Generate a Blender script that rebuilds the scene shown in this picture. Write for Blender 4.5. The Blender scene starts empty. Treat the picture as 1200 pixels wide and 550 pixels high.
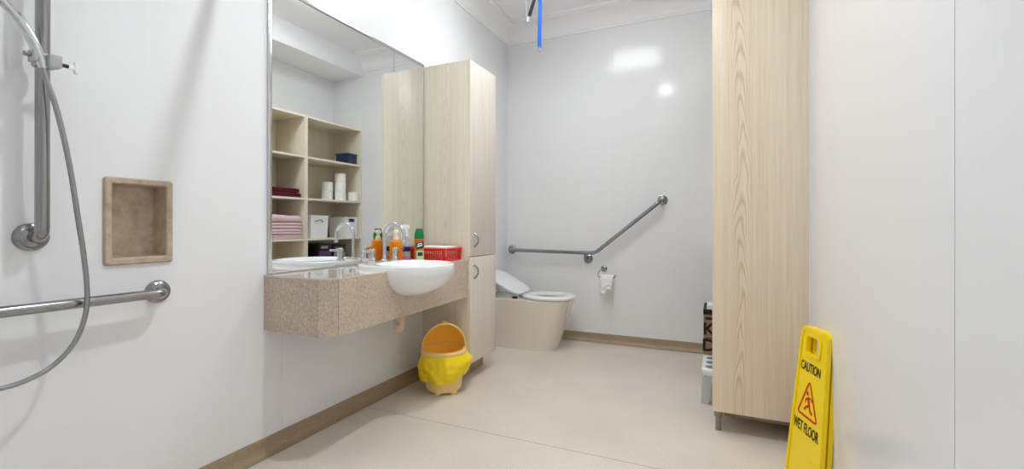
import bpy, bmesh, math, random
from mathutils import Vector, Matrix, noise
random.seed(7)
PI = math.pi
scene = bpy.context.scene
COL = scene.collection

# ------------------------------------------------------------------ materials
def new_mat(name):
    m = bpy.data.materials.new(name); m.use_nodes = True
    nt = m.node_tree
    return m, nt, nt.nodes['Principled BSDF']

def S(c):  # sRGB 0-255 -> linear
    r = []
    for v in c:
        v /= 255.0
        r.append(v / 12.92 if v <= .04045 else ((v + .055) / 1.055) ** 2.4)
    return (r[0], r[1], r[2], 1)

def plain(name, rgb, rough=.5, metal=0, coat=0, trans=0, ior=1.45, sss=0, spec=.5):
    m, nt, b = new_mat(name)
    b.inputs['Base Color'].default_value = S(rgb)
    b.inputs['Roughness'].default_value = rough
    b.inputs['Metallic'].default_value = metal
    b.inputs['Coat Weight'].default_value = coat
    b.inputs['Coat Roughness'].default_value = .08
    b.inputs['Transmission Weight'].default_value = trans
    b.inputs['IOR'].default_value = ior
    b.inputs['Specular IOR Level'].default_value = spec
    if sss:
        b.inputs['Subsurface Weight'].default_value = sss
        b.inputs['Subsurface Radius'].default_value = (.02, .012, .005)
    return m

def node(nt, t, **kw):
    n = nt.nodes.new(t)
    for k, v in kw.items():
        setattr(n, k, v)
    return n

def mottled(name, stops, scale, rough=.5, bump=0, stretch=(1, 1, 1), detail=6, coat=0, scale2=None, metal=0):
    """noise-mottled surface; stops = [(pos, rgb)...]"""
    m, nt, b = new_mat(name)
    tc = node(nt, 'ShaderNodeTexCoord'); mp = node(nt, 'ShaderNodeMapping')
    mp.inputs['Scale'].default_value = stretch
    nz = node(nt, 'ShaderNodeTexNoise')
    nz.inputs['Scale'].default_value = scale; nz.inputs['Detail'].default_value = detail
    nz.inputs['Roughness'].default_value = .65
    rp = node(nt, 'ShaderNodeValToRGB')
    el = rp.color_ramp.elements
    while len(el) < len(stops): el.new(.5)
    for e, (p, c) in zip(el, stops):
        e.position = p; e.color = S(c)
    L = nt.links.new
    L(tc.outputs['Object'], mp.inputs['Vector']); L(mp.outputs['Vector'], nz.inputs['Vector'])
    L(nz.outputs['Fac'], rp.inputs['Fac'])
    col = rp.outputs['Color']
    if scale2:
        n2 = node(nt, 'ShaderNodeTexNoise'); n2.inputs['Scale'].default_value = scale2; n2.inputs['Detail'].default_value = 3
        L(tc.outputs['Object'], n2.inputs['Vector'])
        mr = node(nt, 'ShaderNodeMapRange')
        mr.inputs['From Min'].default_value = .3; mr.inputs['From Max'].default_value = .7
        mr.inputs['To Min'].default_value = .93; mr.inputs['To Max'].default_value = 1.05
        L(n2.outputs['Fac'], mr.inputs['Value'])
        mx = node(nt, 'ShaderNodeVectorMath', operation='SCALE')
        L(col, mx.inputs[0]); L(mr.outputs['Result'], mx.inputs['Scale'])
        col = mx.outputs['Vector']
    L(col, b.inputs['Base Color'])
    b.inputs['Roughness'].default_value = rough
    b.inputs['Coat Weight'].default_value = coat
    b.inputs['Metallic'].default_value = metal
    if bump:
        bp = node(nt, 'ShaderNodeBump'); bp.inputs['Strength'].default_value = bump; bp.inputs['Distance'].default_value = .002
        L(nz.outputs['Fac'], bp.inputs['Height']); L(bp.outputs['Normal'], b.inputs['Normal'])
    return m

def wood(name, light, dark, centre, axis='X', k=150.0, amp=1.0, rough=.36):
    """pale laminate: fine straight grain plus plain-sawn arches stacked along `centre`"""
    m, nt, b = new_mat(name); L = nt.links.new
    ge = node(nt, 'ShaderNodeNewGeometry'); sp = node(nt, 'ShaderNodeSeparateXYZ')
    L(ge.outputs['Position'], sp.inputs[0])
    def math_(op, a, c=None, d=None):
        n = node(nt, 'ShaderNodeMath', operation=op)
        for i, v in enumerate((a, c, d)):
            if v is None: continue
            if isinstance(v, (int, float)): n.inputs[i].default_value = v
            else: L(v, n.inputs[i])
        return n.outputs[0]
    def nz(scale, zs, detail=3):
        mp = node(nt, 'ShaderNodeMapping'); mp.inputs['Scale'].default_value = (1, 1, zs)
        L(ge.outputs['Position'], mp.inputs['Vector'])
        n = node(nt, 'ShaderNodeTexNoise'); n.inputs['Scale'].default_value = scale; n.inputs['Detail'].default_value = detail
        L(mp.outputs['Vector'], n.inputs['Vector']); return n.outputs['Fac']
    wob = math_('MULTIPLY_ADD', nz(5, .35), .11, -.055)
    dx = math_('ADD', math_('SUBTRACT', sp.outputs[axis], centre), wob)
    f = math_('MULTIPLY_ADD', math_('MULTIPLY', dx, dx), k, sp.outputs['Z'])
    f = math_('ADD', f, math_('MULTIPLY', nz(14, .2), .30))
    sn = math_('SINE', math_('MULTIPLY', f, 2 * PI / .13))
    line = math_('POWER', math_('MULTIPLY_ADD', sn, .5, .5), 3.0)
    # the figure fades away from the middle of each board
    fade = math_('DIVIDE', 1.0, math_('MULTIPLY_ADD', math_('MULTIPLY', dx, dx), 260.0, 1.0))
    line = math_('MULTIPLY', line, fade)
    v = math_('MULTIPLY', line, .62 * amp)
    v = math_('ADD', v, math_('MULTIPLY_ADD', nz(230, .012, 4), .85, -.33))
    v = math_('ADD', v, math_('MULTIPLY_ADD', nz(38, .012, 2), .55, -.22))
    rp = node(nt, 'ShaderNodeValToRGB'); el = rp.color_ramp.elements
    el[0].position = .0; el[0].color = S(light); el[1].position = 1.0; el[1].color = S(dark)
    L(v, rp.inputs['Fac']); L(rp.outputs['Color'], b.inputs['Base Color'])
    b.inputs['Roughness'].default_value = rough
    return m

def emit(name, rgb, strength):
    m, nt, b = new_mat(name)
    b.inputs['Base Color'].default_value = (.8, .8, .8, 1)
    b.inputs['Emission Color'].default_value = rgb + (1,)
    b.inputs['Emission Strength'].default_value = strength
    return m

M = {}
def wallmat(name, rgb, rough, grain=.012):
    m, nt, b = new_mat(name); L = nt.links.new
    ge = node(nt, 'ShaderNodeNewGeometry'); mp = node(nt, 'ShaderNodeMapping'); mp.inputs['Scale'].default_value = (1, 1, .03)
    L(ge.outputs['Position'], mp.inputs['Vector'])
    n = node(nt, 'ShaderNodeTexNoise'); n.inputs['Scale'].default_value = 60; n.inputs['Detail'].default_value = 3
    L(mp.outputs['Vector'], n.inputs['Vector'])
    mr = node(nt, 'ShaderNodeMapRange'); mr.inputs['To Min'].default_value = 1 - 2 * grain; mr.inputs['To Max'].default_value = 1 + grain
    L(n.outputs['Fac'], mr.inputs['Value'])
    mx = node(nt, 'ShaderNodeVectorMath', operation='SCALE'); mx.inputs[0].default_value = S(rgb)[:3]
    L(mr.outputs['Result'], mx.inputs['Scale']); L(mx.outputs['Vector'], b.inputs['Base Color'])
    b.inputs['Roughness'].default_value = rough
    b.inputs['Specular IOR Level'].default_value = .3
    return m
M['wall'] = wallmat('wall_panel', (238, 239, 241), .13, .006)
M['plaster'] = plain('ceiling_plaster', (248, 248, 250), .8)
M['joint'] = plain('panel_joint', (226, 227, 229), .4)
M['floor'] = mottled('vinyl_floor', [(.30, (188, 175, 163)), (.45, (220, 210, 199)), (.60, (227, 218, 208)), (.75, (237, 229, 220))], 210, .42, detail=3, scale2=2.5)
M['skirt'] = mottled('vinyl_skirting', [(.3, (152, 132, 106)), (.7, (180, 160, 133))], 150, .45, detail=3)
M['floorjoint'] = plain('vinyl_weld', (170, 153, 135), .5)
M['wood'] = wood('maple_laminate', (232, 223, 205), (196, 180, 155), .19, amp=.45, k=320)
M['wood_warm'] = wood('maple_laminate_warm', (244, 230, 207), (203, 174, 140), 1.905, amp=.85, k=280)
M['wood_door'] = wood('maple_laminate_door', (233, 226, 216), (199, 184, 164), 2.70, 'Y', amp=.4, k=320)
M['laminate_top_sheen'] = mottled('speckled_laminate_painted_sheen', [(.30, (214, 204, 194)), (.5, (230, 223, 215)), (.75, (240, 234, 227))], 130, .06, detail=5, coat=.6)  # glossy speckled laminate, paled so the mirror's reflected sheen is in the colour
M['wood_edge'] = plain('maple_edging', (235, 226, 212), .4)
M['laminate'] = mottled('speckled_laminate', [(.28, (168, 150, 131)), (.45, (196, 179, 160)), (.58, (208, 192, 174)), (.75, (224, 211, 196))], 95, .35, detail=5, scale2=9)
M['steel'] = mottled('brushed_steel', [(.3, (150, 150, 151)), (.7, (164, 164, 165))], 40, .2, metal=1, stretch=(1, 1, .1))
M['chrome'] = plain('chrome', (215, 217, 220), .07, 1)
M['hose'] = plain('chrome_hose', (165, 166, 168), .25, 1)
M['mirror'] = plain('mirror_silver', (242, 245, 244), .005, 1)
M['alu'] = plain('satin_aluminium', (205, 206, 208), .2, 1)
M['clear'] = plain('frosted_clear_plastic', (228, 230, 232), .25, trans=.5)
M['white'] = plain('white_plastic', (243, 244, 246), .25)
M['ceramic'] = plain('white_ceramic', (245, 246, 248), .1, coat=.5)
M['pan'] = plain('ivory_ceramic', (230, 221, 209), .15, coat=.4)
M['niche'] = mottled('bronze_plastic', [(.3, (166, 147, 126)), (.55, (194, 175, 153)), (.75, (212, 195, 175))], 26, .38, detail=7)
M['yellow'] = plain('sign_yellow', (255, 222, 0), .3)
M['black'] = plain('black_plastic', (18, 18, 20), .4)
M['ink'] = plain('sign_black_ink', (30, 26, 12), .6)
M['red'] = plain('sign_red_ink', (205, 48, 14), .6)
M['cream'] = plain('bin_cream', (250, 214, 140), .35, sss=.1)
M['bin_in'] = plain('bin_orange', (255, 212, 95), .4)
M['bag'] = plain('bag_yellow', (255, 222, 20), .28)
M['basket'] = plain('basket_red', (222, 28, 20), .35)
M['tissue'] = plain('tissue_white', (246, 245, 243), .85)
M['orange'] = plain('soap_orange', (255, 150, 15), .12, trans=.25, ior=1.35)
M['label_orange'] = plain('label_orange', (245, 118, 12), .4)
M['pump'] = plain('pump_cream', (246, 238, 205), .35)
M['green'] = plain('cap_green', (10, 122, 62), .3)
M['can'] = plain('can_gold', (200, 140, 70), .25)
M['can_dark'] = plain('can_dark_green', (20, 62, 36), .3)
M['can_light'] = plain('can_pale_green', (198, 214, 160), .35)
M['navy'] = plain('navy_plastic', (28, 32, 84), .3)
M['pink_liq'] = plain('pink_liquid', (232, 150, 170), .2, trans=.3)
M['maroon'] = mottled('maroon_terry', [(.3, (72, 8, 24)), (.7, (108, 18, 40))], 260, .95, bump=.5)
M['pink'] = mottled('pink_terry', [(.3, (214, 182, 190)), (.7, (236, 210, 216))], 260, .95, bump=.5)
M['tub'] = plain('tub_navy', (40, 56, 84), .3)
M['tub_lid'] = plain('tub_lid_blue', (30, 62, 110), .3)
M['card'] = mottled('carton_brown', [(.3, (142, 112, 88)), (.7, (170, 138, 112))], 60, .8)
M['core'] = plain('roll_core', (176, 150, 122), .9)
M['purple'] = plain('label_purple', (88, 58, 104), .5)
M['grey'] = plain('grey_plastic', (140, 142, 146), .4)
M['legmetal'] = plain('leg_grey', (150, 142, 132), .4, .4)
M['blue'] = plain('strap_blue', (8, 82, 186), .6)
M['drain'] = plain('pipe_cream', (226, 203, 172), .4)
M['grate'] = plain('dark_hole', (112, 120, 132), .5)
M['sealant'] = plain('silicone_white', (235, 234, 230), .5)
M['lamp_spot'] = emit('lamp_diffuser', (.935, .978, 1.0), 560)
M['lamp_panel'] = emit('lamp_panel', (.935, .978, 1.0), 10.5)
M['fill_panel'] = emit('fill_panel', (.935, .978, 1.0), 2.5)  # glow of the added fill panel, out of view

# ------------------------------------------------------------------ mesh helpers
def BM(): return bmesh.new()

def box(bm, x0, x1, y0, y1, z0, z1, r=0, seg=2, mtx=None):
    g = bmesh.ops.create_cube(bm, size=1)
    vs = g['verts']
    for v in vs:
        v.co = Vector((x0 + (v.co.x + .5) * (x1 - x0), y0 + (v.co.y + .5) * (y1 - y0), z0 + (v.co.z + .5) * (z1 - z0)))
    if r:
        es = list({e for v in vs for e in v.link_edges})
        out = bmesh.ops.bevel(bm, geom=es, offset=r, segments=seg, affect='EDGES', profile=.5)
        vs = list({v for f in out['faces'] for v in f.verts} | {v for v in vs if v.is_valid})
    if mtx:
        for v in vs: v.co = mtx @ v.co
    return vs

def ring_frames(pts):
    """parallel-transport frames along a polyline"""
    n = len(pts); T = []
    for i in range(n):
        a = pts[max(i - 1, 0)]; b = pts[min(i + 1, n - 1)]
        T.append((b - a).normalized())
    up = Vector((0, 0, 1)) if abs(T[0].z) < .9 else Vector((1, 0, 0))
    N = [(up - T[0] * up.dot(T[0])).normalized()]
    for i in range(1, n):
        v = N[-1] - T[i] * N[-1].dot(T[i])
        N.append(v.normalized())
    return T, N

def tube(bm, pts, r, seg=16, caps=True):
    pts = [Vector(p) for p in pts]
    rs = r if isinstance(r, (list, tuple)) else [r] * len(pts)
    T, N = ring_frames(pts); rings = []
    for p, t, n, q in zip(pts, T, N, rs):
        b = t.cross(n)
        rings.append([bm.verts.new(p + (n * math.cos(2 * PI * k / seg) + b * math.sin(2 * PI * k / seg)) * q) for k in range(seg)])
    skin(bm, rings, caps)
    return rings

def skin(bm, rings, caps=True, closed=True):
    n = len(rings[0])
    for a, b in zip(rings, rings[1:]):
        for k in range(n if closed else n - 1):
            bm.faces.new((a[k], a[(k + 1) % n], b[(k + 1) % n], b[k]))
    if caps:
        bm.faces.new(rings[0][::-1]); bm.faces.new(rings[-1])

def lathe(bm, prof, c=(0, 0, 0), seg=32, sx=1, sy=1, axis='z', caps=True):
    """prof = [(radius, height)...]"""
    rings = []
    for r, h in prof:
        ring = []
        for k in range(seg):
            a = 2 * PI * k / seg
            u, v = r * sx * math.cos(a), r * sy * math.sin(a)
            p = {'z': (u, v, h), 'x': (h, u, v), 'y': (v, h, u)}[axis]
            ring.append(bm.verts.new(Vector(c) + Vector(p)))
        rings.append(ring)
    skin(bm, rings, caps)
    return rings

def prism(bm, poly, a, b, plane='xy'):
    """extrude a 2D polygon between a and b along the remaining axis"""
    def mk(p, h):
        return {'xy': (p[0], p[1], h), 'xz': (p[0], h, p[1]), 'yz': (h, p[0], p[1])}[plane]
    A = [bm.verts.new(mk(p, a)) for p in poly]; B = [bm.verts.new(mk(p, b)) for p in poly]
    n = len(poly)
    bm.faces.new(A[::-1]); bm.faces.new(B)
    for i in range(n):
        bm.faces.new((A[i], A[(i + 1) % n], B[(i + 1) % n], B[i]))

def spline(pts, n=8):
    pts = [Vector(p) for p in pts]; out = []
    P = [pts[0] * 2 - pts[1]] + pts + [pts[-1] * 2 - pts[-2]]
    for i in range(1, len(P) - 2):
        p0, p1, p2, p3 = P[i - 1:i + 3]
        for k in range(n):
            t = k / n
            out.append(.5 * ((2 * p1) + (p2 - p0) * t + (2 * p0 - 5 * p1 + 4 * p2 - p3) * t * t + (3 * p1 - p0 - 3 * p2 + p3) * t ** 3))
    out.append(pts[-1])
    return out

def fillet(pts, r, n=6):
    """polyline with rounded corners"""
    pts = [Vector(p) for p in pts]; out = [pts[0]]
    for i in range(1, len(pts) - 1):
        a, b, c = pts[i - 1], pts[i], pts[i + 1]
        d1 = (a - b); d2 = (c - b)
        k = min(r, d1.length * .49, d2.length * .49)
        p, q = b + d1.normalized() * k, b + d2.normalized() * k
        for j in range(n + 1):
            t = j / n
            out.append(p * (1 - t) ** 2 + b * 2 * t * (1 - t) + q * t * t)
    out.append(pts[-1])
    return out

# ------------------------------------------------------------------ scene helpers
def link(name, bm, mat, smooth=None, angle=40):
    bmesh.ops.recalc_face_normals(bm, faces=bm.faces[:])
    me = bpy.data.meshes.new(name)
    if smooth != False:
        for f in bm.faces: f.smooth = True
        ca = math.radians(angle)
        for e in bm.edges:
            if len(e.link_faces) == 2 and e.calc_face_angle(0) > ca: e.smooth = False
    bm.to_mesh(me); bm.free()
    me.materials.append(mat)
    o = bpy.data.objects.new(name, me); COL.objects.link(o)
    return o

def thing(name, label, cat, loc=(0, 0, 0), group=None, rot=None):
    o = bpy.data.objects.new(name, None); COL.objects.link(o)
    o.empty_display_size = .05
    o.location = loc
    if rot is not None: o.rotation_euler = rot
    o['label'] = label; o['category'] = cat
    if group: o['group'] = group
    return o

def part(name, bm, mat, parent, local=False, label=None, angle=40):
    """a mesh given in world coordinates (or in the thing's own, local=True)"""
    if not local:
        root = parent
        while root.parent: root = root.parent
        bmesh.ops.translate(bm, verts=bm.verts[:], vec=-Vector(root.location))
    o = link(name, bm, mat, angle=angle)
    o.parent = parent
    if label: o['label'] = label
    return o

def struct(name, bm, mat, angle=40):
    o = link(name, bm, mat, angle=angle); o['kind'] = 'structure'
    return o

def single(name, bm, mat, label, cat, group=None):
    o = link(name, bm, mat); o['label'] = label; o['category'] = cat
    if group: o['group'] = group
    return o

def dup(root, loc, label=None, rz=None):
    c = root.copy(); COL.objects.link(c); c.location = loc
    if rz is not None: c.rotation_euler = (0, 0, rz)
    if label: c['label'] = label
    for ch in root.children:
        d = ch.copy(); COL.objects.link(d); d.parent = c
        for g in ch.children:
            e = g.copy(); COL.objects.link(e); e.parent = d
    return c

def text_bm(txt, size, depth=.0006, cond=1.0, bold=0):
    cu = bpy.data.curves.new('lettering', 'FONT')
    cu.body = txt; cu.size = size; cu.extrude = depth; cu.align_x = 'CENTER'; cu.align_y = 'CENTER'; cu.resolution_u = 3; cu.offset = bold
    ob = bpy.data.objects.new('lettering', cu); COL.objects.link(ob)
    dg = bpy.context.evaluated_depsgraph_get(); dg.update()
    me = ob.evaluated_get(dg).to_mesh()
    bm = BM(); bm.from_mesh(me)
    ob.evaluated_get(dg).to_mesh_clear()
    bpy.data.objects.remove(ob); bpy.data.curves.remove(cu)
    for v in bm.verts: v.co.x *= cond
    return bm

# ------------------------------------------------------------------ dimensions
RX, YB, YF, ZC = 2.178, 3.87, -1.25, 2.845     # right wall, back wall, wall behind camera, ceiling
SH = .075                                      # skirting height
VY0, VY1, VT, VB = 1.36, 2.53, .785, .546      # vanity
CY0, CY1, CT, CB = 2.53, 2.895, 2.06, .118     # tall cabinet beside the mirror

# ------------------------------------------------------------------ setting
b = BM(); box(b, -.1, RX + .1, YF - .1, YB + .1, -.1, 0); struct('floor', b, M['floor'])
b = BM(); box(b, -.1, RX + .1, YF - .1, YB + .1, ZC, ZC + .1); struct('ceiling', b, M['plaster'])
NY0, NY1, NZ0, NZ1 = .805, .980, .884, 1.146   # opening for the soap recess
b = BM()
box(b, -.1, 0, YF - .1, NY0, 0, ZC); box(b, -.1, 0, NY1, YB + .1, 0, ZC)
box(b, -.1, 0, NY0, NY1, 0, NZ0); box(b, -.1, 0, NY0, NY1, NZ1, ZC)
struct('wall_left', b, M['wall'])
b = BM(); box(b, 0, RX, YB, YB + .1, 0, ZC); struct('wall_back', b, M['wall'])
b = BM(); box(b, RX, RX + .1, YF - .1, YB + .1, 0, ZC); struct('wall_right', b, M['wall'])
b = BM(); box(b, 0, RX, YF - .1, YF, 0, ZC); struct('wall_front', b, M['wall'])
b = BM(); box(b, 1.75, RX, YF, YB, 2.628, ZC, .003); struct('trim_bulkhead', b, M['plaster'])

def skirt_prof():
    p = [(0, SH), (.004, SH), (.006, .045)]
    for k in range(6):
        a = k / 5 * PI / 2
        p.append((.006 + .034 * (1 - math.cos(a)), .036 - .034 * math.sin(a) ** 1.0))
    p += [(.040, .0005), (0, .0005)]
    return p
b = BM(); prism(b, [(x, z) for x, z in skirt_prof()], YF, CY0 - .001, 'xz'); struct('baseboard_left', b, M['skirt'])
b = BM(); prism(b, [(YB - x, z) for x, z in skirt_prof()], .0, RX, 'yz'); struct('baseboard_back', b, M['skirt'])
b = BM(); prism(b, [(RX - x, z) for x, z in skirt_prof()], YF, 2.395, 'xz'); struct('baseboard_right', b, M['skirt'])

def cornice_prof():
    p = [(0, ZC), (0, 2.682), (.010, 2.682), (.010, 2.700), (.016, 2.704)]
    for k in range(9):
        a = k / 8 * PI / 2
        p.append((.020 + .092 * (1 - math.cos(a)), 2.712 + .105 * math.sin(a)))
    p += [(.118, 2.826), (.134, 2.826), (.138, ZC)]
    return p
b = BM(); prism(b, [(x, z) for x, z in cornice_prof()], YF, YB, 'xz'); struct('trim_cornice_left', b, M['plaster'], 25)
b = BM(); prism(b, [(YB - x, z) for x, z in cornice_prof()], 0, 1.75, 'yz'); struct('trim_cornice_back', b, M['plaster'], 25)
# panel joints
b = BM(); box(b, .9865, .9895, YB - .0008, YB + .001, SH, 2.682); struct('trim_joint_back', b, M['joint'])
b = BM(); box(b, RX - .0008, RX + .001, 1.044, 1.047, SH, 2.62); struct('trim_joint_right', b, M['joint'])
b = BM(); box(b, -.001, .0006, 1.448, 1.450, SH, VB); struct('trim_joint_left', b, M['joint'])
b = BM(); box(b, .05, 1.75, 1.949, 1.952, -.001, .0004); struct('trim_floor_weld', b, M['floorjoint'])

# ------------------------------------------------------------------ ceiling lamps
def lamp_round(x, y, r, mat, label):
    t = thing('ceiling_downlight', label, 'ceiling light', (x, y, ZC))
    b = BM(); lathe(b, [(r, ZC - .0005), (r * 1.16, ZC - .0005), (r * 1.16, ZC - .020), (r * 1.10, ZC - .024), (r * 1.02, ZC - .022), (r, ZC - .018), (r, ZC - .0005)], (x, y, 0), 40, caps=False); part('trim_ring', b, M['white'], t)
    b = BM(); lathe(b, [(.001, ZC - .0015), (r * .97, ZC - .0015), (r * .97, ZC - .007), (.001, ZC - .009)], (x, y, 0), 40); part('diffuser', b, mat, t)
lamp_round(1.17, 1.35, .054, M['lamp_spot'], 'small round bright downlight in the ceiling above the vanity side of the room')
def lamp_panel(x, y, w, d, mat, label):
    t = thing('ceiling_panel_light', label, 'ceiling light', (x, y, ZC))
    b = BM()
    for a in ((x - w / 2 - .02, x - w / 2, y - d / 2 - .02, y + d / 2 + .02), (x + w / 2, x + w / 2 + .02, y - d / 2 - .02, y + d / 2 + .02),
              (x - w / 2, x + w / 2, y - d / 2 - .02, y - d / 2), (x - w / 2, x + w / 2, y + d / 2, y + d / 2 + .02)):
        box(b, *a, ZC - .016, ZC - .0005)
    part('frame', b, M['white'], t)
    b = BM(); box(b, x - w / 2, x + w / 2, y - d / 2, y + d / 2, ZC - .045, ZC - .0005, .012); part('diffuser', b, mat, t)
lamp_panel(.93, 2.64, .58, .52, M['lamp_panel'], 'square white panel light in the ceiling before the toilet')
lamp_panel(.95, -.35, .6, .6, M['fill_panel'], 'square white fill panel added out of view behind the camera')  # unseen fill light, added to brighten the near part of the room

# ------------------------------------------------------------------ grab rails and shower
def flange(bm, c, ax, r=.04):
    """domed wall plate; ax = 'x' (wall at x) or 'y-' (back wall)"""
    prof = [(.001, 0), (r, 0), (r, .004), (r * .96, .008), (r * .72, .012), (r * .66, .016), (.018, .018), (.016, .019)]
    if ax == 'x': lathe(bm, [(q, h) for q, h in prof], c, 32, axis='x')
    else: lathe(bm, [(q, -h) for q, h in prof], c, 32, axis='y')

t = thing('vertical_grab_rail', 'tall upright stainless steel grab rail on the left shower wall', 'grab rail', (0, .625, .967))
b = BM(); tube(b, fillet([(.004, .622, .967), (.06, .625, .967), (.06, .627, 2.06), (.004, .627, 2.06)], .05, 10), .0158, 24); part('rail_bar', b, M['steel'], t)
b = BM(); flange(b, (.0005, .622, .967), 'x'); part('wall_flange', b, M['steel'], t)
b = BM(); flange(b, (.0005, .627, 2.06), 'x'); part('wall_flange', b, M['steel'], t)

t = thing('horizontal_grab_rail', 'long level stainless steel grab rail below the brown soap recess', 'grab rail', (0, .5, .768))
b = BM(); tube(b, fillet([(.004, -.15, .772), (.065, -.15, .772), (.065, .935, .768), (.004, .943, .768)], .05, 10), .0158, 24); part('rail_bar', b, M['steel'], t)
b = BM(); flange(b, (.0005, .946, .768), 'x'); part('wall_flange', b, M['steel'], t)
b = BM(); flange(b, (.0005, -.15, .772), 'x'); part('wall_flange', b, M['steel'], t)

# clamp that slides on the upright rail
t = thing('shower_clamp', 'clear plastic hand shower clamp on the upright steel rail', 'shower bracket', (.06, .627, 1.45))
b = BM()
lathe(b, [(.0165, 1.447), (.023, 1.447), (.024, 1.452), (.024, 1.478), (.023, 1.483), (.0165, 1.483)], (.06, .627, 0), 28, caps=False)
box(b, .078, .116, .588, .598, 1.449, 1.481, .003); box(b, .078, .112, .622, .650, 1.444, 1.478, .003); box(b, .080, .088, .590, .646, 1.449, 1.481, .002)
part('clamp_body', b, M['clear'], t)
b = BM(); tube(b, [(.100, .574, 1.465), (.100, .590, 1.465)], .0065, 14); part('bolt', b, M['grey'], t)
b = BM(); tube(b, [(.100, .634, 1.463), (.100, .6365, 1.463)], .006, 14); part('bolt', b, M['grey'], t)
kn = BM(); tube(kn, [(.095, .648, 1.458), (.095, .668, 1.458)], .0055, 14); ko = part('knob_stem', kn, M['black'], t, label='black knob stem')
kn = BM(); box(kn, .091, .099, .667, .683, 1.451, 1.465, .002); box(kn, .089, .101, .681, .690, 1.441, 1.476, .003); part('knob', kn, M['white'], ko)

t = thing('hand_shower', 'chrome hand shower with long grey hose looping down the left wall', 'hand shower', (.1, .61, 1.46))
b = BM()
hp = spline([(.100, .612, 1.435), (.100, .606, 1.462), (.100, .588, 1.508), (.101, .562, 1.553), (.104, .528, 1.588), (.112, .48, 1.618), (.125, .42, 1.632), (.14, .37, 1.63)], 6)
n = len(hp)
tube(b, hp, [.0088 + .0045 * math.sin(PI * min(1, i / n * 1.5)) for i in range(n)], 18); part('handle', b, M['chrome'], t)
b = BM()
lathe(b, [(.002, .020), (.022, .016), (.043, .003), (.046, -.006), (.043, -.012), (.002, -.012)], (0, 0, 0), 32)
bmesh.ops.transform(b, matrix=Matrix.Translation((.155, .345, 1.62)) @ Matrix.Rotation(.5, 4, 'Y'), verts=b.verts[:])
part('shower_head', b, M['chrome'], t)
b = BM()
hs = spline([(.100, .612, 1.437), (.100, .622, 1.395), (.101, .636, 1.346), (.101, .653, 1.266), (.100, .671, 1.159), (.100, .686, 1.036), (.100, .701, .911), (.100, .709, .797), (.100, .702, .723), (.099, .677, .655),
             (.098, .631, .604), (.096, .578, .580), (.092, .525, .574), (.08, .46, .585), (.06, .40, .62), (.04, .36, .67), (.03, .345, .71)], 10)
tube(b, hs, [.0066 + .0003 * (i % 2) for i in range(len(hs))], 14); part('hose', b, M['hose'], t)
t = thing('hose_outlet', 'chrome wall outlet elbow for the hand shower hose', 'shower outlet', (0, .345, .74))
b = BM(); tube(b, fillet([(.001, .345, .735), (.03, .345, .735), (.03, .345, .708)], .02, 6), .010, 16); part('elbow', b, M['chrome'], t)
b = BM(); lathe(b, [(.001, .0005), (.03, .0005), (.029, .006), (.012, .010)], (0, .345, .735), 28, axis='x'); part('cover_plate', b, M['chrome'], t)

# swing arm for the shower curtain, above the frame: its shadow falls slantwise on the left wall
t = thing('curtain_arm', 'steel swing arm for a shower curtain high on the left wall', 'curtain rail', (0, 1.18, 2.1))
b = BM(); tube(b, [(.004, 1.18, 2.1), (.70, 1.18, 2.1)], .019, 20); part('rail_bar', b, M['steel'], t)
b = BM(); flange(b, (.0005, 1.18, 2.1), 'x', .045); part('wall_flange', b, M['steel'], t)
b = BM(); lathe(b, [(.001, .70), (.021, .70), (.022, .715), (.012, .722), (.001, .723)], (0, 1.18, 2.1), 20, axis='x'); part('end_cap', b, M['white'], t)

# soap recess
t = thing('soap_recess', 'brown mottled soap recess set into the white left wall', 'soap recess', (0, .892, .87))
b = BM()
oy0, oy1, oz0, oz1 = .790, .994, .869, 1.159
iy0, iy1, iz0, iz1 = .812, .972, .893, 1.138
def loop(x, y0, y1, z0, z1, r, n=5):
    out = []
    for cy, cz, a0 in ((y1 - r, z1 - r, 0), (y0 + r, z1 - r, 90), (y0 + r, z0 + r, 180), (y1 - r, z0 + r, 270)):
        for k in range(n + 1):
            a = math.radians(a0 + 90 * k / n)
            out.append((x, cy + r * math.cos(a), cz + r * math.sin(a)))
    return out
def loops(bm, L, caps=False):
    rings = [[bm.verts.new(p) for p in l] for l in L]
    skin(bm, rings, caps); return rings
loops(b, [loop(.0006, oy0, oy1, oz0, oz1, .010), loop(.006, oy0 + .001, oy1 - .001, oz0 + .001, oz1 - .001, .010), loop(.010, oy0 + .005, oy1 - .005, oz0 + .005, oz1 - .005, .008),
          loop(.010, iy0 - .004, iy1 + .004, iz0 - .004, iz1 + .004, .005), loop(.006, iy0, iy1, iz0, iz1, .004), loop(.0006, iy0, iy1, iz0, iz1, .004)])
part('frame', b, M['niche'], t)
b = BM()
loops(b, [loop(.004, iy0, iy1, iz0, iz1, .004), loop(-.066, iy0 + .003, iy1 - .003, iz0 + .003, iz1 - .003, .006), loop(-.071, iy0 + .008, iy1 - .008, iz0 + .008, iz1 - .008, .006)])
f = [v for v in b.verts if v.co.x < -.07]; b.faces.new(f)
rc = part('recess_tray', b, M['niche'], t, label='deeper mottled back of the recess')
rc.data.materials[0] = M['niche']

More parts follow.
